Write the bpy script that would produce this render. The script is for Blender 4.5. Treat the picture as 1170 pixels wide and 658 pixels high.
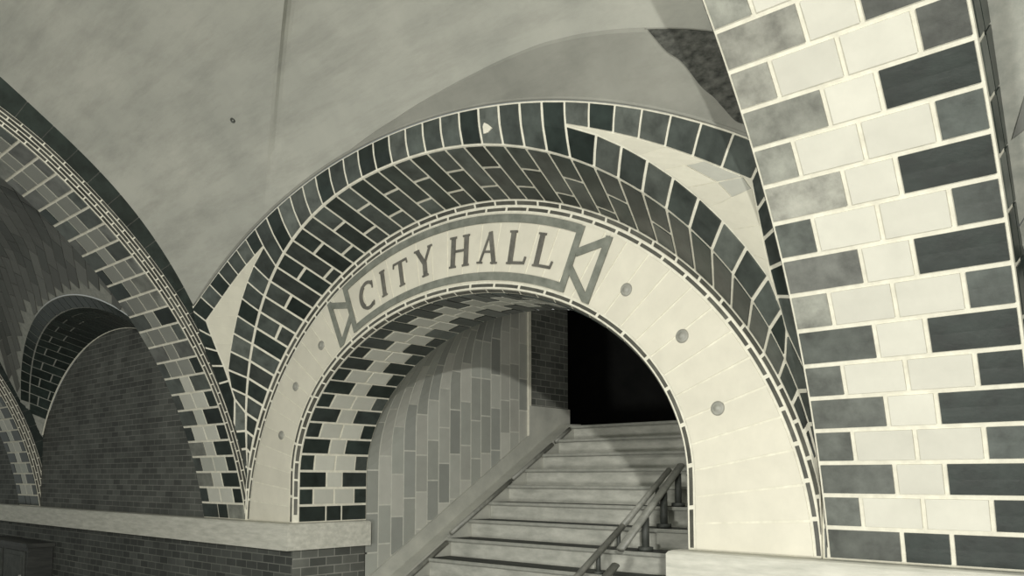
import bpy, math, random
import numpy as np
random.seed(7)
for o in list(bpy.data.objects): bpy.data.objects.remove(o)
SC = 1.75                                    # metres per layout unit
W_, H_ = 1170, 658
# ---------------------------------------------------------------- camera, world, lights, exposure
CAM = (2.1798, -2.0983, 0.2002); YAW, PIT, ROL = 0.7441, 0.0717, 0.0015; FPX, PX, PY = 938.8, 567.27, 479.17
from mathutils import Matrix, Vector
cd = bpy.data.cameras.new('camera'); cam = bpy.data.objects.new('camera', cd); bpy.context.scene.collection.objects.link(cam)
fw = Vector((-math.sin(YAW)*math.cos(PIT), math.cos(YAW)*math.cos(PIT), math.sin(PIT)))
r0 = Vector((math.cos(YAW), math.sin(YAW), 0)); u0 = r0.cross(fw)
rt = r0*math.cos(ROL) + u0*math.sin(ROL); up = rt.cross(fw)
m = Matrix((rt, up, -fw)).transposed().to_4x4(); m.translation = Vector(CAM)*SC
cam.matrix_world = m
cd.sensor_width = 36; cd.sensor_fit = 'HORIZONTAL'; cd.lens = FPX/W_*36
cd.shift_x = (W_/2-PX)/W_; cd.shift_y = (PY-H_/2)/W_; cd.clip_start = .02; cd.clip_end = 200
bpy.context.scene.camera = cam
sc = bpy.context.scene
sc.view_settings.view_transform = 'Standard'; sc.view_settings.look = 'None'; sc.view_settings.gamma = 1
sc.view_settings.exposure = 0.0; sc.view_settings.use_curve_mapping = False
wd = bpy.data.worlds.new('world'); sc.world = wd; wd.use_nodes = True
wd.node_tree.nodes['Background'].inputs[0].default_value = (.80, .84, .78, 1)
wd.node_tree.nodes['Background'].inputs[1].default_value = 0.32
def lamp(name, kind, loc, power, size=.3, target=None, color=(1, .985, .93), **kw):
    l = bpy.data.lights.new(name, kind); l.energy = power; l.color = color
    if kind == 'AREA': l.size = size*SC
    elif kind in ('POINT', 'SPOT'): l.shadow_soft_size = size*SC
    for k, v in kw.items(): setattr(l, k, v)
    o = bpy.data.objects.new(name, l); bpy.context.scene.collection.objects.link(o); o.location = Vector(loc)*SC
    if target is not None: o.rotation_euler = (Vector(target)-Vector(loc)).to_track_quat('-Z', 'Y').to_euler()
    return o
lamp('flood_lamp', 'POINT', (4.3, -4.6, 1.05), 2700, .05)
lamp('low_fill', 'POINT', (1.15, -2.6, -.22), 470, .18)  # unseen low fill added near the camera to lift risers and reveal joints
lamp('stair_fill', 'POINT', (.45, .75, .82), 22, .12)  # unseen fill added inside the passage to brighten walls and steps

# ---------------------------------------------------------------- materials
def nt(name):
    mt = bpy.data.materials.new(name); mt.use_nodes = True; t = mt.node_tree
    return mt, t, t.nodes['Principled BSDF']
def nd(t, typ, **kw):
    n = t.nodes.new(typ)
    for k, v in kw.items(): setattr(n, k, v)
    return n
def noise(t, scale, detail=6, rough=.6, stretch=None):
    co = nd(t, 'ShaderNodeTexCoord'); n = nd(t, 'ShaderNodeTexNoise')
    n.inputs['Scale'].default_value = scale; n.inputs['Detail'].default_value = detail; n.inputs['Roughness'].default_value = rough
    if stretch:
        mp = nd(t, 'ShaderNodeMapping'); mp.inputs['Scale'].default_value = stretch[:3]
        if len(stretch) > 3: mp.inputs['Rotation'].default_value = stretch[3:]
        t.links.new(co.outputs['Object'], mp.inputs[0]); t.links.new(mp.outputs[0], n.inputs['Vector'])
    else: t.links.new(co.outputs['Object'], n.inputs['Vector'])
    return n
def ramp(t, src, stops):
    r = nd(t, 'ShaderNodeValToRGB'); e = r.color_ramp.elements
    while len(e) < len(stops): e.new(.5)
    for i, (p, c) in enumerate(stops): e[i].position = p; e[i].color = (*c, 1) if len(c) == 3 else c
    t.links.new(src, r.inputs[0]); return r
def bump(t, b, src, st, dist=.01):
    n = nd(t, 'ShaderNodeBump'); n.inputs['Strength'].default_value = st; n.inputs['Distance'].default_value = dist
    t.links.new(src, n.inputs['Height']); t.links.new(n.outputs[0], b.inputs['Normal'])
def mul(t, a, bsock, fac=1.):
    x = nd(t, 'ShaderNodeMix', data_type='RGBA', blend_type='MULTIPLY'); x.inputs[0].default_value = fac
    t.links.new(a, x.inputs[6]); t.links.new(bsock, x.inputs[7]); return x.outputs[2]
def sr(c):      # sRGB 0..255 -> linear
    f = lambda v: (v/255/12.92) if v/255 <= .04045 else ((v/255+.055)/1.055)**2.4
    return tuple(f(v) for v in c)
def glazed(name, rough, var=.35, scale=9., bumpy=.12):      # glazed tile, colour stored tile by tile in the attribute "tone"
    mt, t, b = nt(name)
    a = nd(t, 'ShaderNodeAttribute', attribute_name='tone')
    n = noise(t, scale, 8, .65); r = ramp(t, n.outputs[0], [(.3, (1-var,)*3), (.5, (1, 1, 1)), (.72, (1+var,)*3)])
    t.links.new(mul(t, a.outputs['Color'], r.outputs[0]), b.inputs['Base Color'])
    b.inputs['Roughness'].default_value = rough
    n2 = noise(t, 30, 3); bump(t, b, n2.outputs[0], bumpy, .004)
    return mt
def plain(name, c1, c2, scale=6, rough=.85, stretch=None, bst=.15, detail=8, spec=None):
    mt, t, b = nt(name); n = noise(t, scale, detail, .62, stretch)
    r = ramp(t, n.outputs[0], [(.3, c1), (.7, c2)]); t.links.new(r.outputs[0], b.inputs['Base Color'])
    b.inputs['Roughness'].default_value = rough
    if spec is not None: b.inputs['Specular IOR Level'].default_value = spec
    bump(t, b, n.outputs[0], bst, .01); return mt
M = {}
M['glaze'] = glazed('glazed_dark_tile', .3, .45)
M['matte_tile'] = glazed('matte_light_tile', .5, .07, 5., .05)
M['mortar'] = plain('mortar', (.58, .56, .46), (.74, .72, .60), 20)
M['grey_mortar'] = plain('grey_mortar', (.22, .23, .20), (.33, .33, .285), 20)
M['pale_mortar'] = plain('pale_mortar', (.46, .46, .40), (.56, .56, .49), 20)
M['sign_grey'] = plain('sign_grey_glaze', (.13, .14, .115), (.24, .25, .21), 14, .45)
M['letter'] = plain('letter_glaze', (.085, .083, .07), (.17, .165, .14), 16, .45)
M['stone'] = plain('ledge_stone', (.40, .40, .34), (.60, .59, .51), 5, .7, (1, 4, 6))
M['concrete'] = plain('stair_concrete', (.34, .345, .30), (.58, .58, .51), 5, .85, (1, 1, 2.5), .25)
M['tread'] = plain('worn_tread', (.03, .033, .03), (.07, .075, .065), 7, .9)
M['nosing'] = plain('nosing_steel', (.26, .27, .235), (.38, .38, .335), 12, .6)
M['skirt'] = plain('skirt_plaster', (.33, .335, .295), (.46, .46, .40), 4, .8)
M['pipe'] = plain('worn_pipe', (.16, .165, .145), (.30, .30, .26), 12, .45)
M['iron'] = plain('dark_iron', (.035, .04, .034), (.08, .085, .075), 12, .6)
M['disc'] = plain('rosette_glaze', (.22, .22, .19), (.32, .32, .275), 30, .5)
M['stain_shadow'] = plain('stained_rib_shadow', (.02, .022, .018), (.12, .122, .105), 14, .95, (1, 3, 3), .6)  # plaster stain with the near rib's shadow put into the colour
M['wood'] = plain('dark_wood', (.02, .022, .02), (.05, .052, .045), 5, .5, (1, 1, 6))
M['floor'] = plain('platform_floor', (.10, .10, .09), (.17, .17, .15), 3, .8)
M['sooty'] = plain('dark_joint', (.06, .063, .055), (.10, .105, .09), 20)
M['black'] = plain('unlit_plaster', (.015, .016, .015), (.03, .03, .028), 3, .95)  # darkness of the unlit corridor put into the colour
def plaster_mat(name, lo, hi, streak):
    mt, t, b = nt(name)
    n = noise(t, 1.6, 10, .6); n2 = noise(t, 2.2, 10, .7, (.5, 3.4, 3.4, 0, 0, .5))
    r = ramp(t, n.outputs[0], [(.3, lo), (.68, hi)]); r2 = ramp(t, n2.outputs[0], [(.33, (streak,)*3), (.56, (1, 1, 1))])
    t.links.new(mul(t, r.outputs[0], r2.outputs[0]), b.inputs['Base Color']); b.inputs['Roughness'].default_value = .92
    n3 = noise(t, 55, 4); bump(t, b, n3.outputs[0], .25, .004); return mt
M['plaster'] = plaster_mat('vault_plaster', (.31, .315, .275), (.41, .41, .355), .82)
M['skim'] = plaster_mat('skim_plaster', (.20, .203, .175), (.29, .29, .25), .85)
def brick_mat(name, c1, c2, mo, bw, bh, axis, ms=.06):
    mt, t, b = nt(name); co = nd(t, 'ShaderNodeTexCoord'); sp = nd(t, 'ShaderNodeSeparateXYZ'); cb = nd(t, 'ShaderNodeCombineXYZ')
    t.links.new(co.outputs['Object'], sp.inputs[0]); t.links.new(sp.outputs[axis], cb.inputs[0]); t.links.new(sp.outputs[2], cb.inputs[1])
    k = nd(t, 'ShaderNodeTexBrick'); t.links.new(cb.outputs[0], k.inputs['Vector'])
    k.inputs['Color1'].default_value = (*c1, 1); k.inputs['Color2'].default_value = (*c2, 1); k.inputs['Mortar'].default_value = (*mo, 1)
    k.inputs['Scale'].default_value = 1; k.inputs['Brick Width'].default_value = bw; k.inputs['Row Height'].default_value = bh
    k.inputs['Mortar Size'].default_value = ms*bh; k.inputs['Bias'].default_value = -.1
    n = noise(t, 2.2, 8); r = ramp(t, n.outputs[0], [(.3, (.7,)*3), (.7, (1.3,)*3)])
    t.links.new(mul(t, k.outputs[0], r.outputs[0]), b.inputs['Base Color']); b.inputs['Roughness'].default_value = .75
    bump(t, b, k.outputs['Fac'], -.3, .004); return mt
M['brick_x'] = brick_mat('dado_brick', (.035, .038, .033), (.075, .08, .07), (.13, .135, .115), .165, .066, 0)
M['brick_dado'] = brick_mat('long_dado_brick', (.05, .053, .046), (.095, .10, .087), (.15, .152, .132), .17, .056, 0)
M['brick_y'] = brick_mat('side_brick', (.07, .075, .065), (.14, .145, .125), (.24, .24, .21), .16, .07, 1)

# ---------------------------------------------------------------- mesh helpers
COL = bpy.context.scene.collection
class MB:
    def __init__(s): s.v = []; s.f = []; s.mi = []; s.tone = []
    def add(s, vs, fs, mi=0, tone=(.5, .5, .5)):
        k = len(s.v); s.v += [tuple(v) for v in vs]
        for f in fs: s.f.append([i+k for i in f]); s.mi.append(mi); s.tone.append(tone)
    def grid(s, P, mi=0, tone=(.5, .5, .5), flip=False):       # P: (n, m, 3)
        P = np.asarray(P, float); n, mm = P.shape[:2]; fs = []
        for i in range(n-1):
            for j in range(mm-1):
                q = [i*mm+j, (i+1)*mm+j, (i+1)*mm+j+1, i*mm+j+1]
                fs.append(q[::-1] if flip else q)
        s.add(P.reshape(-1, 3), fs, mi, tone)
    def box(s, a, b, mi=0, tone=(.5, .5, .5)):
        x0, y0, z0 = a; x1, y1, z1 = b
        v = [(x0, y0, z0), (x1, y0, z0), (x1, y1, z0), (x0, y1, z0), (x0, y0, z1), (x1, y0, z1), (x1, y1, z1), (x0, y1, z1)]
        s.add(v, [[0, 3, 2, 1], [4, 5, 6, 7], [0, 1, 5, 4], [1, 2, 6, 5], [2, 3, 7, 6], [3, 0, 4, 7]], mi, tone)
    def prism(s, pts, fn, d0, d1, mi=0):                      # closed 2D outline, fn(p, d) -> 3D
        n = len(pts); v = [fn(p, d0) for p in pts]+[fn(p, d1) for p in pts]
        f = [list(range(n))[::-1], list(range(n, 2*n))]+[[i, (i+1) % n, (i+1) % n+n, i+n] for i in range(n)]
        s.add(v, f, mi)
    def tube(s, pts, r, mi=0, seg=12, flat=1.):
        pts = [np.array(p, float) for p in pts]; rings = []
        for i, p in enumerate(pts):
            d = pts[min(i+1, len(pts)-1)]-pts[max(i-1, 0)]; d /= np.linalg.norm(d)
            a = np.cross(d, (0, 0, 1.)); a = np.array((1., 0, 0)) if np.linalg.norm(a) < 1e-3 else a/np.linalg.norm(a); b = np.cross(a, d)
            rings.append([p+a*r*math.cos(t)+b*r*flat*math.sin(t) for t in np.linspace(0, 2*math.pi, seg, endpoint=False)])
        k = [v for R in rings for v in R]; f = []
        for i in range(len(pts)-1):
            for j in range(seg): f.append([i*seg+j, i*seg+(j+1) % seg, (i+1)*seg+(j+1) % seg, (i+1)*seg+j])
        f.append(list(range(seg))[::-1]); f.append([(len(pts)-1)*seg+j for j in range(seg)])
        s.add(k, f, mi)
    def build(s, name, mats, parent=None, smooth=False, fix=True):
        me = bpy.data.meshes.new(name)
        org = np.array(parent['_o']) if parent is not None and '_o' in parent else np.zeros(3)
        me.from_pydata([tuple((np.array(v)-org)*SC) for v in s.v], [], s.f)
        for mm in (mats if isinstance(mats, (list, tuple)) else [mats]): me.materials.append(M[mm])
        for p, mi in zip(me.polygons, s.mi): p.material_index = mi; p.use_smooth = smooth
        at = me.color_attributes.new('tone', 'FLOAT_COLOR', 'CORNER'); buf = []
        for p, c in zip(me.polygons, s.tone): buf += [*c, 1.]*p.loop_total
        at.data.foreach_set('color', buf); me.update()
        o = bpy.data.objects.new(name, me); COL.objects.link(o)
        if parent is not None: o.parent = parent; o['_o'] = [float(v) for v in org]
        return o
def thing(name, label, cat, loc=(0, 0, 0), group=None):
    o = bpy.data.objects.new(name, None); COL.objects.link(o); o.location = Vector(loc)*SC; o.empty_display_size = .1
    o['label'] = label; o['category'] = cat; o['_o'] = list(map(float, loc))
    if group: o['group'] = group
    return o
def struct(o): o['kind'] = 'structure'; return o
def tag(o, label, cat, group=None):
    o['label'] = label; o['category'] = cat
    if group: o['group'] = group
    return o

def unit(v): return v/(np.linalg.norm(v)+1e-12)
REF = np.array([0, -2.2, .1])
def tile(mb, F, q, gap=.011, h=.005, tone=(.5, .5, .5), n=(2, 2), side=1, mi=1, ref=None):
    """one raised tile: q = 4 corners (u, v) in order; F maps (u, v) to 3D"""
    q = [np.array(c, float) for c in q]; c = sum(q)/4; e = 1e-3
    Fu = lambda a: np.array(F(a[0], a[1]), float)
    # tangent metric at centre; the tile stands proud towards the room
    du = (Fu(c+[e, 0])-Fu(c-[e, 0]))/(2*e); dv = (Fu(c+[0, e])-Fu(c-[0, e]))/(2*e)
    side = 1 if np.cross(du, dv)@((REF if ref is None else ref)-Fu(c)) > 0 else -1
    e1 = unit(du); nn = unit(np.cross(du, dv)); e2 = np.cross(nn, e1)
    J = np.array([[du@e1, dv@e1], [du@e2, dv@e2]]); Ji = np.linalg.inv(J)
    w = [J@(a-c) for a in q]
    area = lambda w: .5*sum(w[i][0]*w[(i+1) % 4][1]-w[(i+1) % 4][0]*w[i][1] for i in range(4))
    A = area(w)
    if abs(A) < 1.2e-4: return
    sg = 1 if A > 0 else -1; L = []
    for i in range(4):
        a, b = w[i], w[(i+1) % 4]; d = b-a; l = np.linalg.norm(d)
        if l < 1e-5: L.append(None); continue
        nrm = np.array([-d[1], d[0]])/l*sg; L.append((a+nrm*gap/2, d/l))
    r = []
    for i in range(4):
        p_, k_ = L[i-1], L[i]
        if p_ is None: p_ = L[i-2]
        if k_ is None: k_ = L[(i+1) % 4]
        D = np.array([p_[1], -k_[1]]).T
        if abs(np.linalg.det(D)) < 1e-3: r.append(k_[0]); continue
        t = np.linalg.solve(D, k_[0]-p_[0]); r.append(p_[0]+p_[1]*t[0])
    if area(r)*sg < 2e-5: return
    for i in range(4):   # clamp flips
        if np.dot(r[(i+1) % 4]-r[i], w[(i+1) % 4]-w[i]) < 0: return
    r = [c+Ji@a for a in r]
    nu, nv = n; top = []; base = []
    def P(u, v): return (1-u)*(1-v)*r[0]+u*(1-v)*r[1]+u*v*r[2]+(1-u)*v*r[3]
    for i in range(nu+1):
        for j in range(nv+1):
            a = P(i/nu, j/nv); X = Fu(a); N = unit(np.cross(Fu(a+[e, 0])-Fu(a-[e, 0]), Fu(a+[0, e])-Fu(a-[0, e])))*side
            top.append(X+N*h); base.append(X-N*.002)
    fs = []; k = nv+1
    flip = (sg*side) < 0
    for i in range(nu):
        for j in range(nv):
            f = [i*k+j, (i+1)*k+j, (i+1)*k+j+1, i*k+j+1]; fs.append(f[::-1] if flip else f)
    per = [i*k for i in range(nu+1)]+[nu*k+j for j in range(1, nv+1)]+[i*k+nv for i in range(nu-1, -1, -1)]+[j for j in range(nv-1, 0, -1)]
    o = len(top)
    for i in range(len(per)):
        a, b = per[i], per[(i+1) % len(per)]; f = [a, a+o, b+o, b]; fs.append(f[::-1] if flip else f)
    mb.add(top+base, fs, mi, tone)

# tones
def jit(c, v=.18):
    k = 1+random.uniform(-v, v); return tuple(x*k for x in c)
DARK = (.021, .029, .025); DGREY = (.062, .072, .064); MGREY = (.135, .145, .125); LGREY = (.30, .305, .265); CREAM = (.56, .535, .43); WHITE = (.62, .595, .49)
def dk(): return jit(random.choice([DARK, DARK, (.03, .038, .034), DGREY]), .25)
def dkg(): return jit(random.choice([DARK, DGREY, (.045, .053, .047), (.045, .053, .047), (.09, .10, .088)]), .25)

# ---------------------------------------------------------------- curves of the place
def resample(P, n=400):
    P = np.asarray(P, float); s = np.concatenate([[0], np.cumsum(np.linalg.norm(np.diff(P, axis=0), axis=1))])
    return P, s
class Curve:
    def __init__(c, P): c.P, c.s = resample(P); c.L = c.s[-1]
    def at(c, s):
        s = np.asarray(s, float); return np.stack([np.interp(s, c.s, c.P[:, i]) for i in range(c.P.shape[1])], -1)
def sel(a, b, z0, n, N=300, t0=0.):
    t = np.linspace(t0, math.pi/2, N); x = a*np.cos(t)**(2/n); z = z0+b*np.sin(t)**(2/n); return np.stack([x, z], -1)
KD = [-2.7235, 4.3434, -1.6075, 1.5728, -0.1157, -1.9597, 0.0858, 0.5984]
def Dw(x, z):
    x2 = x*x; z = np.clip(z, 0, 1.42); return np.maximum(KD[0]*z+KD[1]*z*z+KD[2]*z**3+KD[3]*z*x2+KD[4]*z*x2*x2+KD[5]*z*z*x2+KD[6]*z*z*x2*x2+KD[7]*z**3*x2, 0.002)
E1 = Curve(np.concatenate([[[1.3707, 0]], sel(1.3707, 1.192, .1121, 2.1326)]))
E2c = sel(2.2187, 1.9876, -.5845, 2.0113, 600); E2c = E2c[E2c[:, 0] <= 1.382]; E2 = Curve(E2c)
def E2z(x): return -.5845+1.9876*np.maximum(1-(np.abs(x)/2.2187)**2.0113, 0)**(1/2.0113)
def ellip(a, b, z0, N=200):
    P = [[a, 0]] if z0 > 0 else []
    t0 = 0 if z0 >= 0 else math.asin(-z0/b)
    t = np.linspace(t0, math.pi/2, N); return np.concatenate([P, np.stack([a*np.cos(t), z0+b*np.sin(t)], -1)]) if P else np.stack([a*np.cos(t), z0+b*np.sin(t)], -1)
def inner(off): return Curve(ellip(1+off, .6967+off, .2027))
def outer(off): return Curve(ellip(1.361+off, 1.2139+off, -.0427))
def mirrored(c):        # full arch left foot -> right foot
    P = c.P; L = P*[-1, 1]; return Curve(np.concatenate([L, P[::-1][1:]]))
GC = (.1676, .2238, .0437)
def G(z): return GC[0]*z+GC[1]*z*z+GC[2]*z**4
zz = np.linspace(0, 1.45, 200); ribp = np.stack([-G(zz), zz], -1)
ang = math.atan(GC[0]+2*GC[1]*1.45+4*GC[2]*1.45**3); y0, z0 = ribp[-1]
ext = [(y0-1.6*(math.sin(a-0)*0+(math.cos(ang)-math.cos(a))), z0+1.6*(math.sin(a)-math.sin(ang))) for a in np.linspace(ang, math.pi/2, 40)[1:]]
ext = [(y0-1.6*(math.cos(ang)-math.cos(a)), z0+1.6*(math.sin(a)-math.sin(ang))) for a in np.linspace(ang, math.pi/2, 40)[1:]]
# tangent angle a is measured from the vertical: integrate
pts = [ribp[-1]]; a = ang; ds = .02
while a < math.pi/2: pts.append(pts[-1]+ds*np.array([-math.sin(a), math.cos(a)])); a += ds/1.5
for _ in range(12): pts.append(pts[-1]+ds*np.array([-1, 0]))
RIB = Curve(np.concatenate([ribp, np.array(pts[1:])]))
def rib_frame(s):
    p = RIB.at(s); d = RIB.at(s+.004)-RIB.at(max(s-.004, 0)) if np.ndim(s) == 0 else None; d = d/np.linalg.norm(d)
    return p, np.array([d[1], -d[0]])      # point (y, z), normal pointing up/back (into the masonry)
PT = np.array([(0, 0), (.25, .002), (.343, .0227), (.4212, .0566), (.499, .0861), (.5695, .1224), (.645, .162), (.7245, .2013), (.7983, .2395), (.8703, .284), (.935, .300),
               (1.008, .3025), (1.0816, .3443), (1.2329, .4414), (1.3058, .5221), (1.375, .5882), (1.5007, .7192), (1.5866, .8344), (1.6562, .9281), (1.7179, 1.0336)])
# upper vault profile: z as a function of the depth y in front of the wall
yy = np.array([.28, .30, .3443, .4414, .5221, .5882, .7192, .8344, .9281, 1.0336]); zv = np.array([.976, 1.008, 1.0816, 1.2329, 1.3058, 1.375, 1.5007, 1.5866, 1.6562, 1.7179])
pc = np.polyfit(yy, zv, 3); y1 = 1.03; sl = float(np.polyval(np.polyder(pc), y1)); z1 = float(np.polyval(pc, y1))
def Pv(y):
    y = np.asarray(y, float); u = np.clip((y-y1)/1.4, 0, 1)
    hi = np.where(y < y1, np.polyval(pc, np.clip(y, .28, y1)), z1+sl*1.4*(u-u*u/2))
    return np.where(y < .28, .976, hi)
PBY = [0, .0227, .0861, .162, .2395, .31, .40, .5221, .5882, .7192, .8344, .9281, 1.0336]; PBZ = [0, .343, .499, .645, .798, .94, 1.10, 1.3058, 1.375, 1.5007, 1.5866, 1.6562, 1.7179]
def Pb(y): return float(Pv(y)) if y > 1.0336 else float(np.interp(y, PBY, PBZ))
def fade(d): return (1-np.clip(d/1.6, 0, 1))**1.5
def Sv(x, y):           # main bay vault
    z = Pv(y)+(E2z(x)-Pv(.29))*fade(y-.29)
    w = x+.784-1.89*(y-.3); return z+.07*(1-np.exp(-np.maximum(w, 0)/.08))*np.exp(-np.maximum(w, 0)/.35)*np.clip((y-.29)/.1, 0, 1)

# ---------------------------------------------------------------- floor, dado, passage shell
XL, XR = -6.2, 4.6; FZ = -.7331
b = MB(); b.box((XL, -5.2, FZ-.12), (XR, 0.0, FZ)); b.box((-.985, 0, FZ-.12), (.985, .5, FZ)); struct(b.build('floor', 'floor'))
b = MB(); b.box((XL, 0, FZ), (-.9855, .05, -.01)); struct(b.build('wall_back', 'brick_x'))
b = MB(); b.box((.985, 0, FZ), (XR, .05, -.01)); struct(b.build('wall_back', 'brick_x'))
b = MB(); b.box((-1.04, .001, FZ), (-.985, .42, -.01)); struct(b.build('wall_left', 'brick_y'))
b = MB(); b.box((.985, .05, FZ), (1.04, .42, -.01)); struct(b.build('wall_right', 'brick_y'))
def ledge(name, pts):       # stone capping, outline in plan, eased top edge
    mb = MB(); n = len(pts); c = np.mean(pts, axis=0); rows = []
    for off, z in ((0, -.118), (0, -.010), (.005, -.003), (.013, 0)):
        rows.append((off, z))
    P = [np.array(p) for p in pts]
    def inset(off):
        r = []
        for i in range(n):
            a, b_, d = P[i-1], P[i], P[(i+1) % n]; d1 = unit(b_-a); d2 = unit(d-b_); n1 = np.array([-d1[1], d1[0]]); n2 = np.array([-d2[1], d2[0]])
            Mx = np.array([n1, n2]); r.append(np.linalg.solve(Mx, [n1@b_+off, n2@b_+off]))
        return r
    vs = []; fs = []
    for off, z in rows: vs += [(*q, z) for q in inset(off)]
    for k in range(len(rows)-1):
        for i in range(n): fs.append([k*n+i, k*n+(i+1) % n, (k+1)*n+(i+1) % n, (k+1)*n+i])
    fs.append(list(range(n))[::-1]); fs.append([(len(rows)-1)*n+i for i in range(n)])
    mb.add(vs, fs); return struct(mb.build(name, 'stone'))
ledge('trim_1', [(XL, -.055), (-.945, -.055), (-.945, .41), (-1.03, .41), (-1.03, .05), (XL, .05)])
ledge('trim_2', [(.948, -.055), (XR, -.055), (XR, .05), (1.03, .05), (1.03, .41), (.948, .41)])

# passage tiled shell (both side walls and sloping barrel in one tiled skin each side)
PY0, PY1, PXW = .405, 1.614, .985
zsp = lambda y: .2027+.822*(y-PY0)
ell = Curve(ellip(PXW, .697, 0, 120))
def Fpass(y, l, s=-1):
    zs = zsp(y)
    if l < zs: return np.array([s*PXW, y, l])
    p_ = ell.at(min(l-zs, ell.L)); return np.array([s*p_[0], y, zs+p_[1]])
def passage(side):
    mb = MB(); ys = np.linspace(PY0, PY1, 40); g = []
    for y in ys:
        top = zsp(y)+ell.L; g.append([Fpass(y, l, side) for l in np.linspace(-.75, top, 70)])
    mb.grid(g, 0, flip=side > 0)
    ncol = 15; wcol = (PY1-PY0)/ncol; F = lambda y, l: Fpass(y, l, side)
    for i in range(ncol):
        ya, yb = PY0+i*wcol, PY0+(i+1)*wcol; l = -.55-.5*random.random()*.4; lo = -.29+.6*(ya-.43)
        off = (i % 3)*.07
        l = -.8+off
        while l < zsp(ya)+ell.L-.02:
            L_ = random.choice([.19, .21, .21, .24]); l2 = min(l+L_, zsp(ya)+ell.L-.005)
            if l2 > lo: tile(mb, F, [(ya, l), (yb, l), (yb, l2), (ya, l2)], .007, .001, jit(random.choice([(.33, .34, .30), (.38, .385, .34), (.28, .29, .26), (.42, .42, .37)]), .12), (1, 5), ref=np.array([0, 1., .3]))
            l = l2
            if l2 >= zsp(ya)+ell.L-.01: break
    return mb
pl_ = passage(-1); struct(pl_.build('wall_left', ['pale_mortar', 'matte_tile']))
pr_ = passage(1); struct(pr_.build('wall_right', ['pale_mortar', 'matte_tile']))
# end of the tiled walls, brick return walls, the dark corridor over the landing
CZ = 2.05
b = MB(); b.box((-1.05, 1.63, -.2), (-.985, 2.003, CZ)); b.box((-1.05, 2.003-.045, .3), (-.984, 2.003, CZ)); struct(b.build('wall_left', 'brick_y'))
b = MB(); b.box((.985, 1.63, -.2), (1.05, 3.4, CZ)); struct(b.build('wall_right', 'brick_y'))
b = MB(); b.box((-1.0, 1.609, .40), (-.972, 1.632, 1.95)); struct(b.build('trim_3', 'mortar'))
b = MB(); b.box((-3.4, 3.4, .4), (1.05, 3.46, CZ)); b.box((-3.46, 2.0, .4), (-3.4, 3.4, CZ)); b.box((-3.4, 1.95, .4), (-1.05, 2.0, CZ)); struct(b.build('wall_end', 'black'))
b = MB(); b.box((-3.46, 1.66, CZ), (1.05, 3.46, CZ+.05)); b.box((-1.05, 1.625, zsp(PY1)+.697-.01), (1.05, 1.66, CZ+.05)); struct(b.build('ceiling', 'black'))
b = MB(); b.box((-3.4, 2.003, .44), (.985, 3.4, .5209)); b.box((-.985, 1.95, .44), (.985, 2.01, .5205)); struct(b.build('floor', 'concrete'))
# skirts and sloping kerbs
CURB = .880
def SZ_(y): return -.1059+.6*(y-.8585)+.012
for sgn, nm in ((-1, 'baseboard_left'), (1, 'baseboard_right')):
    mb = MB(); mb.prism([(.43, -.268), (1.612, .455), (1.612, .632), (2.003, .632), (2.003, .50), (1.612, .20), (.43, -.60)], lambda p_, d, s=sgn: (s*d, p_[0], p_[1]), .985, .968)
    mb.prism([(.20, -.74), (.20, SZ_(.20)), (1.90, SZ_(1.90)), (2.0, .535), (2.0, .44), (.9, -.74)], lambda p_, d, s=sgn: (s*d, p_[0], p_[1]), .9795, CURB)
    struct(mb.build(nm, 'skirt'))

# ---------------------------------------------------------------- staircase
st = thing('staircase', 'straight stone staircase with pale risers and dark treads rising through the lettered arch', 'stairs', (0, .9, FZ))
SY, SZ, RUN, RISE = .8585, -.1059, .1493, .0896
for k in range(-6, 8):
    y, z = SY+k*RUN, SZ+k*RISE; ye = y+RUN+.012 if k < 7 else 1.955
    mb = MB(); mb.box((-CURB, y+.024, z-RISE-.012), (CURB, ye, z-.004))
    so = mb.build('step', 'concrete', st)
    mb = MB(); mb.box((-CURB+.001, y+.004, z-.0045), (CURB-.001, ye, z)); mb.build('tread', 'tread', so)
    mb = MB(); t_ = .012
    prof = [(y+.024, z-.0165), (y-.001, z-.0165), (y-.005, z-.012), (y-.005, z-.003), (y-.001, z+.0012), (y+.006, z+.0012)]
    mb.prism(prof, lambda p_, d: (d, p_[0], p_[1]), -CURB+.001, CURB-.001); mb.build('nosing', 'nosing', so)

def railobj(name, label, segs, r, mat, posts=(), flat=1., group=None):
    p0 = segs[0][0]; t = thing(name, label, 'handrail', p0, group)
    for s_ in segs: mb = MB(); mb.tube(s_, r, 0, 12, flat); mb.build('rail', mat, t, smooth=True)
    for a_, c_, rr in posts:
        mb = MB(); a_ = np.array(a_, float); c_ = np.array(c_, float); mid = (a_+c_)/2
        mb.tube([a_, a_+(c_-a_)*.12], rr*2.0, 0, 12); mb.tube([a_, mid, c_], rr, 0, 10)
        mb.build('post', 'iron', t, smooth=True)
    return t
sz = lambda y: SZ+math.floor((y-SY)/RUN+1e-6)*RISE
# rails fixed low above the left skirt
LX = -.868
def lp(y, z): return (LX, y, z)
sg = [[lp(.25, -.478), lp(.840, -.124)], [lp(.869, -.080), lp(1.33, .187)], [lp(1.345, .198), lp(1.70, .402)], [lp(1.73, .418), lp(1.87, .502)]]
br = []
for s_ in sg:
    for f_ in ((.12, .88) if s_[1][1]-s_[0][1] > .2 else (.5,)):
        q = np.array(s_[0])*(1-f_)+np.array(s_[1])*f_; br.append(((-.882, q[1], q[2]-.012), tuple(q), .005))
railobj('handrail', 'thin pipe handrail in short lengths along the left skirting of the stairs', sg, .0115, 'pipe', br)
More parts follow.
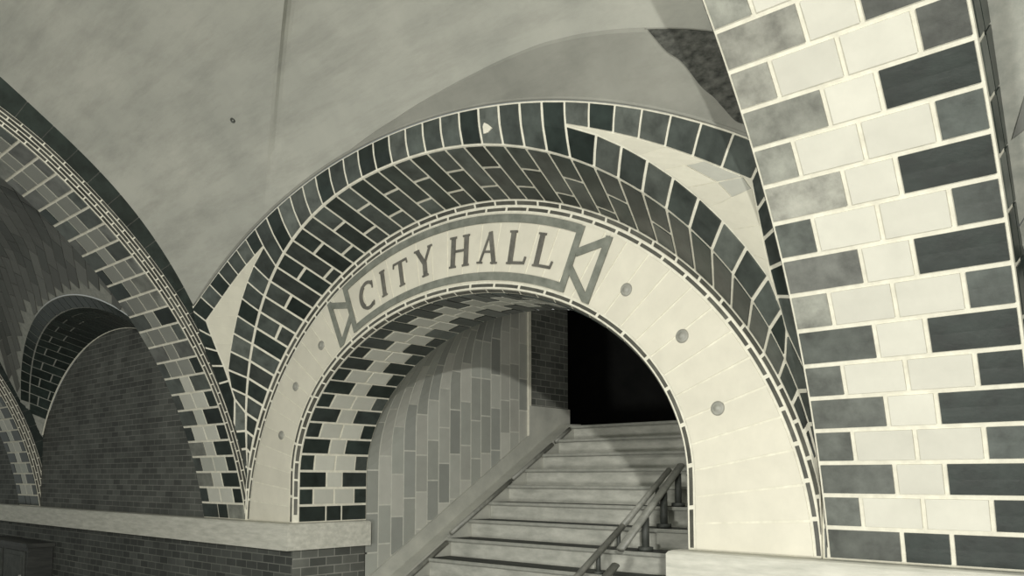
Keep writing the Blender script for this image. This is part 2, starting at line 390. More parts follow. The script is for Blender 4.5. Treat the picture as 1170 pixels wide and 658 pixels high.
# two low rails down the middle of the stairs
AX, BX = .15, .26
pa = [((AX, .885, SZ), (AX, .885, -.026), .009), ((AX, .735, SZ-RISE), (AX, .735, -.108), .010), ((AX, .36, sz(.36)), (AX, .36, -.322), .010), ((AX, 1.20, sz(1.20)), (AX, 1.20, .168), .009)]
railobj('handrail', 'slim round pipe rail, left of the two rails low on the middle of the stairs',
        [[(AX, .92, -.0018), (AX, 1.31, .242)], [(AX, .05, -.50), (AX, .915, -.006)]], .0135, 'pipe', pa)
pb = [((BX, .925, sz(.925)), (BX, .925, .035), .016), ((BX, 1.075, sz(1.075)), (BX, 1.075, .14), .016), ((BX, 1.2, sz(1.2)), (BX, 1.2, .225), .015), ((BX, .63, sz(.63)), (BX, .63, -.19), .016), ((BX, .33, sz(.33)), (BX, .33, -.37), .016)]
railobj('handrail', 'broad flat-topped rail, right of the two rails low on the middle of the stairs',
        [[(BX, .735, -.088), (BX, 1.23, .262)], [(BX, .05, -.545), (BX, .70, -.148)]], .020, 'pipe', pb, flat=.6)

# ---------------------------------------------------------------- CITY HALL archway
_o = outer(.031).P.copy(); _o[:, 0] = np.minimum(_o[:, 0], 1.3712); OB = Curve(_o)
ar = thing('lettered_archway', 'wide arch with cream face lettered CITY HALL over the stairs, ringed in dark glazed brick', 'archway', (0, 0, 0))
Cin, Cout = inner(.012), outer(-.012)
FI, FO = mirrored(Cin), mirrored(Cout)
def Fpan(u, v, y=0.):       # u 0..1 from left foot to right foot, v 0 inner..1 outer
    a_ = FI.at(u*FI.L); b_ = FO.at(u*FO.L); p_ = a_*(1-v)+b_*v; return np.array([p_[0], y, p_[1]])
mb = MB(); NV = 42
mb.grid([[Fpan(u, v, .001) for v in (0, .5, 1)] for u in np.linspace(0, 1, 127)], 0)
mb.grid([[Fpan(u, v, .03) for v in (0, 1)] for u in np.linspace(0, 1, 127)], 0, flip=True)
for i in range(NV):
    tile(mb, Fpan, [(i/NV, 0), ((i+1)/NV, 0), ((i+1)/NV, 1), (i/NV, 1)], .006, .0012, jit(WHITE, .04), (2, 3), side=-1, mi=1)
# note: face normal must look to -Y
mb.build('voussoir_ring', ['mortar', 'matte_tile'], ar)

def strip(mb, c1, c2, y1_, y2_, n, tonef, gap=.006, h=.003, side=1, phase=0., mi=1, base=True):
    """a course of long thin tiles between two mirrored curves"""
    A_, B_ = mirrored(c1), mirrored(c2)
    def F(u, v):
        p_ = A_.at(u*A_.L)*(1-v)+B_.at(u*B_.L)*v; return np.array([p_[0], y1_*(1-v)+y2_*v, p_[1]])
    if base: mb.grid([[F(u, v) for v in (0, 1)] for u in np.linspace(0, 1, 161)], 0)
    us = np.clip((np.arange(n+1)+phase)/n, 0, 1)
    for i in range(n):
        if us[i+1]-us[i] > .2/n: tile(mb, F, [(us[i], 0), (us[i+1], 0), (us[i+1], 1), (us[i], 1)], gap, h, tonef(), (3, 1), side=side, mi=mi)
bt = lambda: jit((.085, .085, .07), .2)
mb = MB(); strip(mb, inner(-.011), inner(.012), 0, 0, 26, bt, .012, .002); strip(mb, inner(-.022), inner(-.011), .022, 0, 38, bt, .009, .002, 1, .4)
mb.build('inner_border', ['mortar', 'glaze'], ar)
mb = MB(); strip(mb, outer(-.012), outer(.010), 0, 0, 40, bt, .0115, .002); strip(mb, outer(.010), OB, 0, -.010, 40, bt, .0105, .002, 1, .45)
mb.build('outer_border', ['mortar', 'glaze'], ar)

def checker(mb, F, rows, width, first_dark=3, side=1, off=0., tonefn=None, centre=False, nn=(2, 3), rev=False):
    """rows u = k*pitch; v 0..width, quoined light/dark pattern"""
    A_ = [(0, .385, 'D'), (.385, .615, 'L'), (.615, 1, 'D')]; B_ = [(0, .2, 'D'), (.2, .5, 'L'), (.5, .8, 'L'), (.8, 1, 'D')]
    n = len(rows)-1
    for k in range(n):
        kk = min(k, n-1-k) if centre else k
        row = A_ if kk % 2 == 0 else B_
        for j, (a_, c_, t_) in enumerate(row):
            if kk == 0 and t_ == 'L': t_ = 'D'
            col = tonefn(kk, j, t_, len(row)) if tonefn else (dk() if t_ == 'D' else jit((.50, .50, .43), .10))
            tile(mb, F, [(rows[k], a_*width), (rows[k+1], a_*width), (rows[k+1], c_*width), (rows[k], c_*width)], .0115, .004, col, nn, mi=2 if t_ == 'L' else 1)
# inner soffit
CS = mirrored(inner(-.022))
def Fsof(u, v):
    p_ = CS.at(u); return np.array([p_[0], .022+v, p_[1]])
mb = MB(); mb.grid([[Fsof(u, v) for v in (0, .383)] for u in np.linspace(0, CS.L, 160)], 0)
CSo = mirrored(inner(.04))
mb.grid([[np.array([*(CS.at(t*CS.L)*(1-v)+CSo.at(t*CSo.L)*v)])[[0, 0, 1]]*[1, 0, 1]+[0, .405, 0] for v in (0, 1)] for t in np.linspace(0, 1, 120)], 0)
NS = 39
checker(mb, Fsof, np.linspace(0, CS.L, NS+1), .383, centre=True)
mb.build('soffit', ['mortar', 'glaze', 'matte_tile'], ar)

# splayed dark reveal between the header ring and the face
def Frev(s_, u, v):     # s_ side, u 0 foot..1 crown, v 0 at header ring .. 1 at face
    a_ = E1.at(u*E1.L); b_ = OB.at(u*OB.L); A3 = np.array([a_[0], -Dw(a_[0], a_[1]), a_[1]]); B3 = np.array([b_[0], -.010, b_[1]])
    p_ = A3*(1-v)+B3*v; return np.array([s_*p_[0], p_[1], p_[2]])
PITCH = .0862; NC = int(E1.L/PITCH)
mb = MB()
for s_ in (-1, 1):
    mb.grid([[Frev(s_, u, v) for v in np.linspace(0, 1, 4)] for u in np.linspace(0, 1, 90)], 0, flip=s_ < 0)
    F = lambda u, v, s_=s_: Frev(s_, u, v)
    for k in range(NC+1):
        u1 = 1-k*PITCH/E1.L; u0 = max(1-(k+1)*PITCH/E1.L, 0)
        dep = np.linalg.norm(F((u0+u1)/2, 0)-F((u0+u1)/2, 1))
        cuts = [0, 1]; kk = k+(0 if s_ < 0 else 1)
        if dep > .16:
            c_ = (.105 if kk % 2 else .20)/dep
            cuts = [0, c_, 1] if c_ < .85 else [0, 1]
            if dep-.0 > .31 and kk % 2: cuts = [0, .105/dep, .30/dep, 1] if .30/dep < .9 else cuts
        for j in range(len(cuts)-1):
            tile(mb, F, [(u0, cuts[j]), (u1, cuts[j]), (u1, cuts[j+1]), (u0, cuts[j+1])], .0125, .003, jit(random.choice([DARK, DGREY, (.045, .052, .046), (.03, .038, .033)]), .3), (2, 2), side=(1 if s_ > 0 else -1), mi=1)
mb.build('reveal', ['mortar', 'glaze'], ar)

# header ring and the strips around the cream spandrels, laid out on the wall surface (x, z)
def Fw(x, z): return np.array([x, -Dw(x, z), z])
def e1n(s_):
    p_ = E1.at(s_); d = unit(E1.at(min(s_+.01, E1.L))-E1.at(max(s_-.01, 0))); return p_, np.array([d[1], -d[0]])
HD = .083; TIP = np.array([1.325, .655]); CRN = np.array([1.322, .918])
xs2 = [0, .0875, .175, .262, .350, .437, .523, .609, .695, .780, .866]
def e2at(x): return np.array([x, float(E2z(x))])
NF = {-1: 10, 1: 9}; JNS = {}; E3S = {}
for sg_ in (-1, 1):
    p_, n_ = e1n(E1.L-NF[sg_]*PITCH); q_ = e2at(xs2[NF[sg_]]); JNS[sg_] = p_+unit(q_-p_)*HD
    L_ = []
    for s_ in np.linspace(0, E1.L-NF[sg_]*PITCH, 300):
        p_, n_ = e1n(s_); q = p_+n_*HD
        if q[0] < 1.322 and q[1] > .5: L_.append(q)
    L_[-1] = JNS[sg_]; E3S[sg_] = np.array(L_)
mb = MB()
for sg_ in (-1, 1):
    F = lambda x, z, sg_=sg_: Fw(sg_*x, z)*1.
    sd = -1 if sg_ > 0 else 1
    # full headers from the crown down to the junction
    nf = NF[sg_]; JN = JNS[sg_]; tr_ = -9
    for k in range(NC+1):
        s1 = E1.L-k*PITCH; s0 = max(s1-PITCH, 0); p1, n1 = e1n(s1); p0, n0 = e1n(s0)
        if k < nf: q1, q0 = e2at(xs2[k]), e2at(xs2[k+1]); full = True
        else:
            full = False; q1, q0 = (JN if k == nf else p1+n1*HD), p0+n0*HD
            qf = lambda q, p_: np.array([min(q[0], 1.331), q[1]]) if q[1] > .60 else np.array([1.386, p_[1]-.004])
            q1, q0 = qf(q1, p1), qf(q0, p0)
            if q1[0] < 1.34 and q0[0] > 1.37: q0 = np.array([1.333, .572]); tr_ = k
            elif q1[0] > 1.37 and tr_ == k-1: q1 = np.array([1.333, .572]); zb = p0[1]-.004; q0 = np.array([1.386, zb])
        tile(mb, F, [tuple(p0), tuple(q0), tuple(q1), tuple(p1)], .0115, .004, dkg(), (2, 2), side=sd, mi=1)
    # strip under the vault edge, from the junction to the corner at the rib
    xo = np.linspace(xs2[nf], 1.384, 8)
    def low(x):         # lower edge of that strip
        t = (x-JN[0])/(CRN[0]-JN[0]); return np.array([x, JN[1]+(CRN[1]-JN[1])*t+.022*math.sin(math.pi*np.clip(t, 0, 1))])
    xl = np.linspace(JN[0], 1.322, 8)
    for i in range(7):
        a_, b_ = e2at(xo[i]), e2at(xo[i+1]); c_, d_ = low(xl[i+1]), low(xl[i])
        tile(mb, F, [tuple(d_), tuple(c_), tuple(b_), tuple(a_)], .0095, .004, dkg(), (2, 2), side=sd, mi=1)
    # strip running down along the rib to the tip
    zl = [*np.linspace(.918, .655, 5), .572]; zr = [*np.linspace(.975, .640, 5), zb]; xq = [1.322]*4+[1.326, 1.333]
    for i in range(5):
        tile(mb, F, [(xq[i+1], zl[i+1]), (1.386, zr[i+1]), (1.386, zr[i]), (xq[i], zl[i])], .0095, .004, dkg(), (1, 2), side=sd, mi=1)
mb.build('header_ring', ['mortar', 'glaze'], ar)

mb = MB(); ch_ = [(x+.352, z-.042) for x, z in ((.094, 1.324), (.112, 1.323), (.134, 1.330), (.120, 1.344), (.106, 1.353), (.097, 1.344))]
mb.prism(ch_, lambda p_, d: Fw(*p_)+[0, d, 0], -.0065, .0); cp = mb.build('chipped_spot', 'mortar', ar); cp['label'] = 'small pale chipped spot in the dark header ring'
# sign on the arch face
def toward(p_): return np.array([p_[0], -.004, p_[1]])
def poly_strip(mb, P, w, y=-.0035, h=.004, closed=False):
    P = [np.array(p_, float) for p_ in P]; n = len(P); L_, R_ = [], []
    for i in range(n):
        a_ = P[i-1] if i > 0 else P[i]; c_ = P[i+1] if i < n-1 else P[i]; d = unit(c_-a_); nr = np.array([-d[1], d[0]])
        if 0 < i < n-1:
            d1, d2 = unit(P[i]-a_), unit(c_-P[i]); k = max(.35, unit(d1+d2)@d1); nr = nr/k
        L_.append(P[i]+nr*w/2); R_.append(P[i]-nr*w/2)
    pts2 = L_+R_[::-1]; v = [(p_[0], y, p_[1]) for p_ in pts2]+[(p_[0], y-h, p_[1]) for p_ in pts2]; m_ = len(pts2); f = []
    for i in range(n-1):
        a_, b_, c_, d_ = i, i+1, 2*n-2-i, 2*n-1-i
        f.append([a_+m_, b_+m_, c_+m_, d_+m_]); f.append([a_, d_, c_, b_])
    for i in range(m_): j = (i+1) % m_; f.append([i, j, j+m_, i+m_])
    mb.add(v, f)
def uof(p_, v):         # parameter u on the panel nearest to a point
    us = np.linspace(.2, .8, 1201); Q = np.array([Fpan(u, v)[[0, 2]] for u in us]); return us[np.hypot(*(Q-np.array(p_)).T).argmin()]
sgn_ = thing_ = None
mb = MB(); TL_, TR_ = (-.622, 1.005), (.622, 1.005); BL_, BR_ = (-.549, .818), (.543, .816)
uo0, uo1, ui0, ui1 = uof(TL_, .91), uof(TR_, .91), uof(BL_, .10), uof(BR_, .10)
for v, a_, c_ in ((.915, uo0, uo1), (.085, ui0, ui1)):
    P = [Fpan(u, v)[[0, 2]] for u in np.linspace(a_, c_, 60)]; poly_strip(mb, P, .028)
poly_strip(mb, [Fpan(uo0, .965)[[0, 2]], Fpan(ui0, .03)[[0, 2]]], .026, -.0036, .0045)
poly_strip(mb, [Fpan(uo1, .965)[[0, 2]], Fpan(ui1, .03)[[0, 2]]], .026, -.0036, .0045)
mb.build('sign_frame', 'sign_grey', ar)
for s_ in (-1, 1):
    mb = MB(); poly_strip(mb, [(s_*.602, .928), (s_*.735, .944)], .026, -.0034, .0043)
    poly_strip(mb, [(s_*.733, .955), (s_*.636, .758)], .026, -.0033, .0047); poly_strip(mb, [(s_*.574, .886), (s_*.634, .770)], .024, -.0035, .004)
    mb.build('sign_ear', 'sign_grey', ar)
# letters: strokes in a unit-cap-height frame (x, y) with widths
K, T = .17, .09; SF = .055
def arc(cx, cy, rx, ry, a0, a1, n=22): return [(cx+rx*math.cos(math.radians(a)), cy+ry*math.sin(math.radians(a))) for a in np.linspace(a0, a1, n)]
def serif(x, y, w): return ([(x-w, y), (x+w, y)], SF)
GL = {
 'I': [([(0, 0), (0, 1)], K), serif(0, .02, .15), serif(0, .98, .15)],
 'C': [(arc(.05, .5, .42, .49, 48, 312, 30), .105), (arc(.05, .5, .41, .47, 125, 235, 14), .16), ([(.33, .98), (.345, .70)], .05), ([(.38, .20), (.36, .02)], .04)],
 'T': [([(0, 0), (0, .97)], K), ([(-.36, .96), (.36, .96)], .075), serif(0, .02, .15), ([(-.37, .99), (-.40, .80)], .045), ([(.37, .99), (.40, .80)], .045)],
 'Y': [([(0, 0), (0, .48)], K), ([(0, .44), (-.33, .98)], .15), ([(0, .44), (.32, .98)], .08), serif(0, .02, .15), serif(-.34, .98, .13), serif(.33, .98, .11)],
 'H': [([(-.30, 0), (-.30, 1)], K), ([(.30, 0), (.30, 1)], K), ([(-.30, .52), (.30, .52)], .07), serif(-.30, .02, .15), serif(-.30, .98, .15), serif(.30, .02, .15), serif(.30, .98, .15)],
 'A': [([(-.34, 0), (0.0, 1.08)], .075), ([(0.0, 1.08), (.34, 0)], .155), ([(-.22, .40), (.20, .40)], .065), serif(-.34, .02, .13), serif(.34, .02, .15)],
 'L': [([(-.22, 0), (-.22, 1)], K), ([(-.22, .035), (.34, .035)], .075), serif(-.22, .98, .15), ([(-.36, .02), (-.2, .02)], SF), ([(.33, .0), (.39, .22)], .06)],
}
LET = [('C', (-.463, .896), (-.482, 1.005)), ('I', (-.357, .932), (-.380, 1.036)), ('T', (-.251, .957), (-.270, 1.058)), ('Y', (-.117, .972), (-.131, 1.083)),
       ('H', (.064, .976), (.070, 1.089)), ('A', (.203, .964), (.222, 1.066)), ('L', (.338, .938), (.360, 1.050)), ('L', (.454, .906), (.488, 1.013))]
for ch, b0, t0 in LET:
    b0, t0 = np.array(b0), np.array(t0); upv = t0-b0; h_ = np.linalg.norm(upv); ex = np.array([upv[1], -upv[0]])
    mb = MB()
    for j, (P, w) in enumerate(GL[ch]): poly_strip(mb, [b0+ex*x+upv*y for x, y in P], w*1.1*h_, -.0035-.0003*j, .0035)
    mb.build('letter_'+ch.lower(), 'letter', ar)
for s_ in (-1, 1):
    for x, z in ((.79, .778), (.980, .612), (1.088, .396)):
        mb = MB(); prof = [(0, -.012), (.008, -.011), (.011, -.006), (.014, -.007), (.0185, -.006), (.0205, -.003), (.0205, 0.001)]; N = 24
        vs = []; fs = []
        for r, y in prof: vs += [(s_*x+r*math.cos(t), y, z+r*math.sin(t)) for t in np.linspace(0, 2*math.pi, N, endpoint=False)]
        for i in range(len(prof)-1):
            for j in range(N): fs.append([i*N+j, i*N+(j+1) % N, (i+1)*N+(j+1) % N, (i+1)*N+j])
        mb.add(vs, fs); mb.build('rosette', 'disc', ar, smooth=True)

# wall skin behind the headers, with the cream spandrels
def strip_half(sg_):
    A_ = []; B_ = []
    for t in np.linspace(0, 1, 70):
        if t < .45: f = t/.45; a_ = E1.at(f*.98); b_ = np.array([1.392, f*.985])
        else: f = (t-.45)/.55; a_ = E1.at(.98+f*(E1.L-.98)); x = 1.392*(1-f); b_ = np.array([x, float(E2z(x))])
        A_.append(a_); B_.append(b_)
    return [[Fw(sg_*(a_*(1-v)+b_*v)[0], (a_*(1-v)+b_*v)[1]) for v in np.linspace(0, 1, 7)] for a_, b_ in zip(A_, B_)]
for sg_ in (-1, 1):
    mb = MB(); mb.grid(strip_half(sg_), 0, flip=sg_ < 0)
    F = lambda x, z, sg_=sg_: Fw(sg_*x, z)
    # cream tiles filling the spandrel triangle
    E3 = E3S[sg_]; JN = JNS[sg_]; n = 9; a_i = np.linspace(0, len(E3)-1, n+1).astype(int); lowe = E3[::-1][a_i]      # from junction to tip
    lw = lambda x: np.array([x, JN[1]+(CRN[1]-JN[1])*(x-JN[0])/(CRN[0]-JN[0])+.022*math.sin(math.pi*np.clip((x-JN[0])/(CRN[0]-JN[0]), 0, 1))]); upper = [lw(x) for x in np.linspace(JN[0], 1.30, 6)]+[ np.array([1.318, .90]), np.array([1.318, .82]), np.array([1.318, .74]), np.array([1.320, .655])]
    for i in range(n):
        col = jit((.60, .58, .475), .04)
        if sg_ > 0 and i in (4, 5):
            L0, L1, U0, U1 = lowe[i], lowe[i+1], upper[i], upper[i+1]; m0, m1 = U0*.55+L0*.45, U1*.55+L1*.45
            tile(mb, F, [tuple(m0), tuple(m1), tuple(U1), tuple(U0)], .003, .002, (.43, .43, .37), (2, 2), side=-1 if sg_ > 0 else 1, mi=1)
            tile(mb, F, [tuple(L0), tuple(L1), tuple(m1), tuple(m0)], .002, .002, col, (2, 2), side=-1 if sg_ > 0 else 1, mi=1); continue
        tile(mb, F, [tuple(lowe[i]), tuple(lowe[i+1]), tuple(upper[i+1]), tuple(upper[i])], .0012, .001, col, (2, 2), side=-1 if sg_ > 0 else 1, mi=1)
    struct(mb.build('wall_back', ['mortar', 'matte_tile'], smooth=False))

# ---------------------------------------------------------------- transverse rib arches
def rib(x0, x1, label, mode, group=None):
    t = thing('rib_arch', label, 'arch', ((x0+x1)/2, 0, 0), group)
    smax = RIB.L-.03; w = x1-x0
    def F(u, v): p_ = RIB.at(u); return np.array([x0+v, p_[0], p_[1]])
    mb = MB(); mb.grid([[F(u, v) for v in (0, w)] for u in np.linspace(0, smax, 90)], 0)
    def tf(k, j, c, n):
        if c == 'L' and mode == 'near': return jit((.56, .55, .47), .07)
        if c == 'L': return jit((.50, .50, .43) if k % 3 else (.42, .43, .37), .10) if (mode == 'near' or k < 9) else jit((.23, .235, .205), .16)  # upper rows of the farther ribs darkened: light falloff put into tile colour
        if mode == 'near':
            if j == 0: return jit((.10, .108, .095), .3) if k < 6 else jit(random.choice([(.13, .135, .12), (.09, .1, .088), (.28, .28, .24), (.24, .245, .21)]), .15)  # left column greyed: lamp glare put into the tile colour
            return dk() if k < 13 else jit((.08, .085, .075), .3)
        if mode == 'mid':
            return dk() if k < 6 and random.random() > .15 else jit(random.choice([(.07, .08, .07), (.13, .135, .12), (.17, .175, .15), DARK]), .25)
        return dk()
    lo_, hi_ = (.0820, .0885) if mode == 'near' else (.0790, .0850); rr = [0]
    while rr[-1] < smax-.1: rr.append(rr[-1]+(lo_ if rr[-1] < .42 else hi_))
    checker(mb, F, rr, w, tonefn=tf, nn=(2, 1))
    mb.build('intrados', ['mortar', 'glaze', 'matte_tile'], t)
    for xs, sd in ((x0, -1), (x1, 1)):
        def Fs(u, v, xs=xs): p_, n_ = rib_frame(float(u)); return np.array([xs, p_[0]+n_[0]*v, p_[1]+n_[1]*v])
        side = sd
        mb = MB(); mb.grid([[Fs(u, v) for v in (0, .066)] for u in np.linspace(0, smax, 90)], 0)
        thin = not (mode == 'near' and sd > 0)
        if thin:
            for r in range(4):
                n = int(smax/.095); off = (.5 if r % 2 else 0)*.095
                for i in range(n): tile(mb, Fs, [(i*.095+off, r*.0165), ((i+1)*.095+off, r*.0165), ((i+1)*.095+off, (r+1)*.0165), (i*.095+off, (r+1)*.0165)], .0065, .003, bt() if mode != 'mid' else jit((.05, .052, .045), .3), (1, 1), ref=np.array([xs+sd*2., -1, 1]))
        else:
            for i in range(int(smax/.11)): tile(mb, Fs, [(i*.11, .008), ((i+1)*.11, .008), ((i+1)*.11, .066), (i*.11, .066)], .01, .003, dk(), (1, 1), ref=np.array([xs+sd*2., -1, 1]))
        mb.build('edge_course', ['mortar', 'glaze'], t)
        mb = MB(); mb.grid([[Fs(u, v) for v in (.066, .24)] for u in np.linspace(0, smax, 90)], 0)
        for i in range(int(smax/.11)): tile(mb, Fs, [(i*.11, .066), ((i+1)*.11, .066), ((i+1)*.11, .235), (i*.11, .235)], .004, .003, jit(DARK, .2), (1, 1), ref=np.array([xs+sd*2., -1, 1]))
        mb.build('side_course', ['sooty', 'glaze'], t)
    return t
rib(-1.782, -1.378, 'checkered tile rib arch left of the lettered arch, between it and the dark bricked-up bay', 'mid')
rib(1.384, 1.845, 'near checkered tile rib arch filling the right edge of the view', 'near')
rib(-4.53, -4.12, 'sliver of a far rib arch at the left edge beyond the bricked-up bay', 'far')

# ---------------------------------------------------------------- vault plaster of the main bay
mb = MB(); g = []
for x in np.linspace(-1.40, 1.40, 113):
    xx = float(np.clip(x, -1.382, 1.382)); col = [(x, -(.29+.002), float(Sv(xx, .292)))]
    for y in np.concatenate([np.linspace(.292, 1.1, 60), np.linspace(1.13, 2.7, 24)]): col.append((x, -y, float(Sv(xx, y))))
    g.append(col)
mb.grid(g, 0); struct(mb.build('ceiling', 'plaster', smooth=False))
# thin skim coat patch with its curved upper edge
arcx = [-.30, 0.054, .18, .296, .472, .634, .78, .911, 1.028, 1.136, 1.259, 1.384]; arcy = [.293, .314, .325, .335, .353, .373, .391, .403, .412, .419, .427, .432]
g = []
for x in np.linspace(-.30, 1.384, 80):
    ya = float(np.interp(x, arcx, arcy)); g.append([(x, -y-.003*(0 if i == 20 else 1), float(Sv(x, y))-.003*(0 if i == 20 else 1)) for i, y in enumerate(np.linspace(.2925, ya, 21))])
mb = MB(); mb.grid(g, 0); struct(mb.build('trim_4', 'skim', smooth=False))
# dark stained patch beside the near rib, the rib's cast shadow painted in too
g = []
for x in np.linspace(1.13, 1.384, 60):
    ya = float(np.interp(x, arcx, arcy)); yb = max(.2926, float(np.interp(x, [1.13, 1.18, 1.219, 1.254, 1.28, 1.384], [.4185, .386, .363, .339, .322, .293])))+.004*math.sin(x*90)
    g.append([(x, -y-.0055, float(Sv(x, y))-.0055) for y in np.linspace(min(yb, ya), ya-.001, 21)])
mb = MB(); mb.grid(g, 0); struct(mb.build('stain_shadow_patch', 'stain_shadow'))
# plaster bead along the outer edge of the header ring
P = [(x, -.296, float(E2z(x))+.006) for x in np.linspace(-1.37, 1.37, 80)]
mb = MB(); mb.tube(P, .0055, 0, 8); struct(mb.build('trim_5', 'skim', smooth=True))
# small conduit hole
c_ = np.array([-.648, -.527, float(Sv(-.648, .527))]); e = .01
nx = unit(np.cross([e, 0, float(Sv(-.648+e, .527)-Sv(-.648, .527))], [0, -e, float(Sv(-.648, .527+e)-Sv(-.648, .527))])); nx = nx*(-1 if nx[2] > 0 else 1)
ta = unit(np.cross(nx, [0, 0, 1.])); tb = np.cross(nx, ta); N = 16; vs = []; fs = []
for r, d in ((.011, .001), (.0095, .004), (.006, .003), (0.0005, -.002)): vs += [c_+ta*r*math.cos(t)+tb*r*math.sin(t)+nx*d for t in np.linspace(0, 2*math.pi, N, endpoint=False)]
for i in range(3):
    for j in range(N): fs.append([i*N+j, i*N+(j+1) % N, (i+1)*N+(j+1) % N, (i+1)*N+j])
fs.append([3*N+j for j in range(N)])
mb = MB(); mb.add(vs, fs); tag(mb.build('conduit_socket', 'iron'), 'small dark round socket in the plaster vault left of the lettered arch', 'socket')

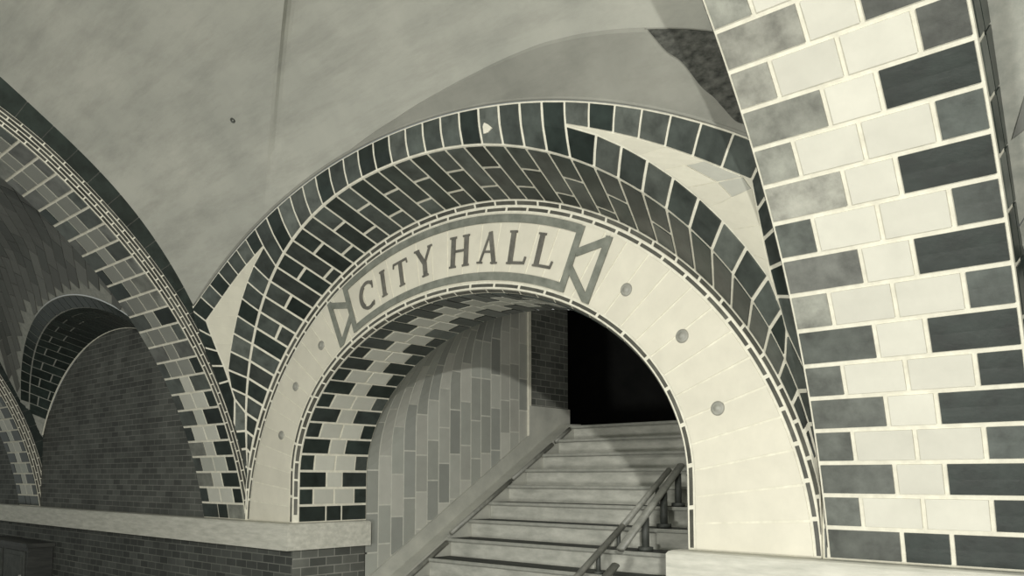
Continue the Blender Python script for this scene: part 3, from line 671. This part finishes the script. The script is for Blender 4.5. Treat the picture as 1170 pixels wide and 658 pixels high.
# ---------------------------------------------------------------- blind arched bays
def bay(xc, half, label):
    t = thing('blind_arch', label, 'arch', (xc, 0, 0))
    def N1d(z): return .2*z*z
    def N2d(z): return .1232*z+.12*z*z
    c1 = Curve(np.concatenate([[[1.287, 0]], sel(1.287, .888, .3015, 2)])); c2 = Curve(np.concatenate([[[1.348, 0]], sel(1.348, 1.0583, .1953, 2)])); c0 = Curve(np.concatenate([[[1.2242, 0]], sel(1.2242, .9014, .2117, 2)]))
    mb = MB(); mr = MB(); me_ = MB()
    lim = half+.01
    def clip3(p_): return np.array([min(max(p_[0], xc-lim), xc+lim), p_[1], p_[2]])
    for s_ in (-1, 1):
        def H_(u, v, s_=s_):
            a_, b_ = c1.at(u*c1.L), c2.at(u*c2.L); A3 = np.array([a_[0], -N1d(a_[1]), a_[1]]); B3 = np.array([b_[0], -N2d(b_[1]), b_[1]]); p_ = A3*(1-v)+B3*v; return np.array([xc+s_*p_[0], p_[1], p_[2]])
        def R_(u, v, s_=s_):
            a_, b_ = c1.at(u*c1.L), c0.at(u*c0.L); A3 = np.array([a_[0], -N1d(a_[1]), a_[1]]); B3 = np.array([b_[0], 0, b_[1]]); p_ = A3*(1-v)+B3*v; return np.array([xc+s_*p_[0], p_[1], p_[2]])
        u00 = .22
        mb.grid([[clip3(H_(u, v)) for v in (0, 1)] for u in np.linspace(0, 1, 60)], 0, flip=s_ < 0); mr.grid([[clip3(R_(u, v)) for v in (0, 1)] for u in np.linspace(0, 1, 60)], 0, flip=s_ < 0)
        n = 24
        for k in range(n):
            a_, c_ = k/n, (k+1)/n
            if abs(H_(a_, .5)[0]-xc) < half-.01: tile(mb, H_, [(a_, 0), (c_, 0), (c_, 1), (a_, 1)], .0085, .003, jit(DARK, .3), (2, 1), ref=np.array([xc, -2., .1]))
            if abs(R_(a_, .5)[0]-xc) > half-.0: continue
            dep = np.linalg.norm(R_((a_+c_)/2, 0)-R_((a_+c_)/2, 1)); cu = [0, 1]
            if dep > .12: cc = (.06 if k % 2 else .13)/dep; cu = [0, cc, 1]
            for j in range(len(cu)-1): tile(mr, R_, [(a_, cu[j]), (c_, cu[j]), (c_, cu[j+1]), (a_, cu[j+1])], .0085, .003, jit(DARK, .3), (2, 1), ref=np.array([xc, -2., .1]))
        P = [np.array([xc+s_*q[0], -.003, q[1]]) for q in [c0.at(u*c0.L) for u in np.linspace(.0, 1, 60)] if q[0] < half]
        me_.tube(P, .005, 0, 6)
    mb.build('header_ring', ['grey_mortar', 'glaze'], t); mr.build('reveal', ['grey_mortar', 'glaze'], t); me_.build('edge_bead', 'mortar', t)
    # brick infill
    m2 = MB(); pts_ = [np.array([xc+s_*q[0], q[1]]) for s_, rng in ((1, np.linspace(0, 1, 50)), (-1, np.linspace(1, 0, 50))) for q in [c0.at(u*c0.L) for u in rng]]
    pts_ = [np.array([np.clip(q[0], xc-half-.03, xc+half+.03), q[1]]) for q in pts_]
    m2.prism([tuple(q) for q in pts_], lambda p_, d: (p_[0], d, p_[1]), .004, .03); struct(m2.build('wall_back', 'brick_dado'))
    # tiled vault above the ring
    cz = lambda dx: .1953+1.0583*math.sqrt(max(1-(dx/1.348)**2, 0))
    gx = np.linspace(-half-.03, half+.03, 90); gu = np.linspace(0, 3.2, 200); tab = np.zeros((90, 200, 2)); gL = np.zeros(90)
    for i_, dx in enumerate(gx):
        zc = cz(dx); y0_ = N2d(zc); C_ = Curve([(-y, Pb(y)+(zc-Pb(y0_))*float(fade(y-y0_))) for y in y0_+(2.7-y0_)*np.linspace(0, 1, 90)**1.6]); tab[i_] = C_.at(gu); gL[i_] = C_.L
    def FV(dx, u):
        fx = np.clip((dx-gx[0])/(gx[1]-gx[0]), 0, 88.999); fu = np.clip(u/(gu[1]-gu[0]), 0, 198.999); i_, j_ = int(fx), int(fu); a0, b0 = fx-i_, fu-j_
        p_ = (tab[i_, j_]*(1-b0)+tab[i_, j_+1]*b0)*(1-a0)+(tab[i_+1, j_]*(1-b0)+tab[i_+1, j_+1]*b0)*a0; return np.array([xc+dx, p_[0], p_[1]])
    m3 = MB(); m3.grid([[FV(dx, u)+[0, .002, .006] for u in np.linspace(0, np.interp(dx, gx, gL), 90)] for dx in np.linspace(-half-.01, half+.01, 60)], 0)
    a_ = .085; b2 = .17; th_ = .9; e1_ = np.array([math.cos(th_), math.sin(th_)]); e2_ = np.array([-math.sin(th_), math.cos(th_)])
    for i in range(-14, 22):
        for j in range(-28, 34):
            o_ = e1_*(i*b2+(j % 2)*b2/2)+e2_*j*a_; Q = [o_, o_+e1_*b2, o_+e1_*b2+e2_*a_, o_+e2_*a_]; c_ = sum(Q)/4
            if abs(c_[0]) > half or c_[1] < .0 or c_[1] > 1.9: continue
            if max(abs(q[0]) for q in Q) > half+.01 or min(q[1] for q in Q) < -.05: continue
            Q = [np.array([q[0], max(q[1], .004)]) for q in Q]
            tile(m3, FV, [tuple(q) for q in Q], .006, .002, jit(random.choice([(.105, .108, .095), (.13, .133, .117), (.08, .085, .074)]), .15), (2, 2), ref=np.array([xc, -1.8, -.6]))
    struct(m3.build('ceiling', ['grey_mortar', 'matte_tile']))
bay(-2.951, 1.17, 'dark bricked-up arch in the shaded bay at far left, filled with small brown brick')
bay(3.02, 1.17, 'bricked-up arch of the next bay, beyond the near rib at the right edge')

# ---------------------------------------------------------------- cabinet against the dado at far left
cb = thing('cabinet', 'low dark wooden cabinet with framed door against the brick dado at far left', 'cabinet', (-4.3, -.09, FZ))
mb = MB(); mb.box((-4.75, -.16, FZ), (-3.82, -.005, -.262)); mb.build('body', 'wood', cb)
mb = MB(); mb.box((-4.78, -.18, -.262), (-3.79, -.003, -.235)); mb.build('top', 'wood', cb)
mb = MB()
for x0_, x1_ in ((-4.70, -4.32), (-4.26, -3.87)):
    mb = MB(); mb.box((x0_, -.170, FZ+.06), (x1_, -.16, -.29)); mb.box((x0_+.03, -.176, FZ+.09), (x1_-.03, -.170, -.32)); do = mb.build('door', 'iron', cb)
    mb = MB(); mb.tube([(x1_-.015, -.176, -.45), (x1_-.015, -.19, -.45)], .008); mb.build('knob', 'nosing', do)
# far end closures so that the platform reads as an enclosed vault on the wall side
b = MB(); b.box((XL, .0, 0), (-4.535, .05, 2.2)); struct(b.build('wall_back', 'brick_x'))
for o in bpy.data.objects:
    if '_o' in o: del o['_o']
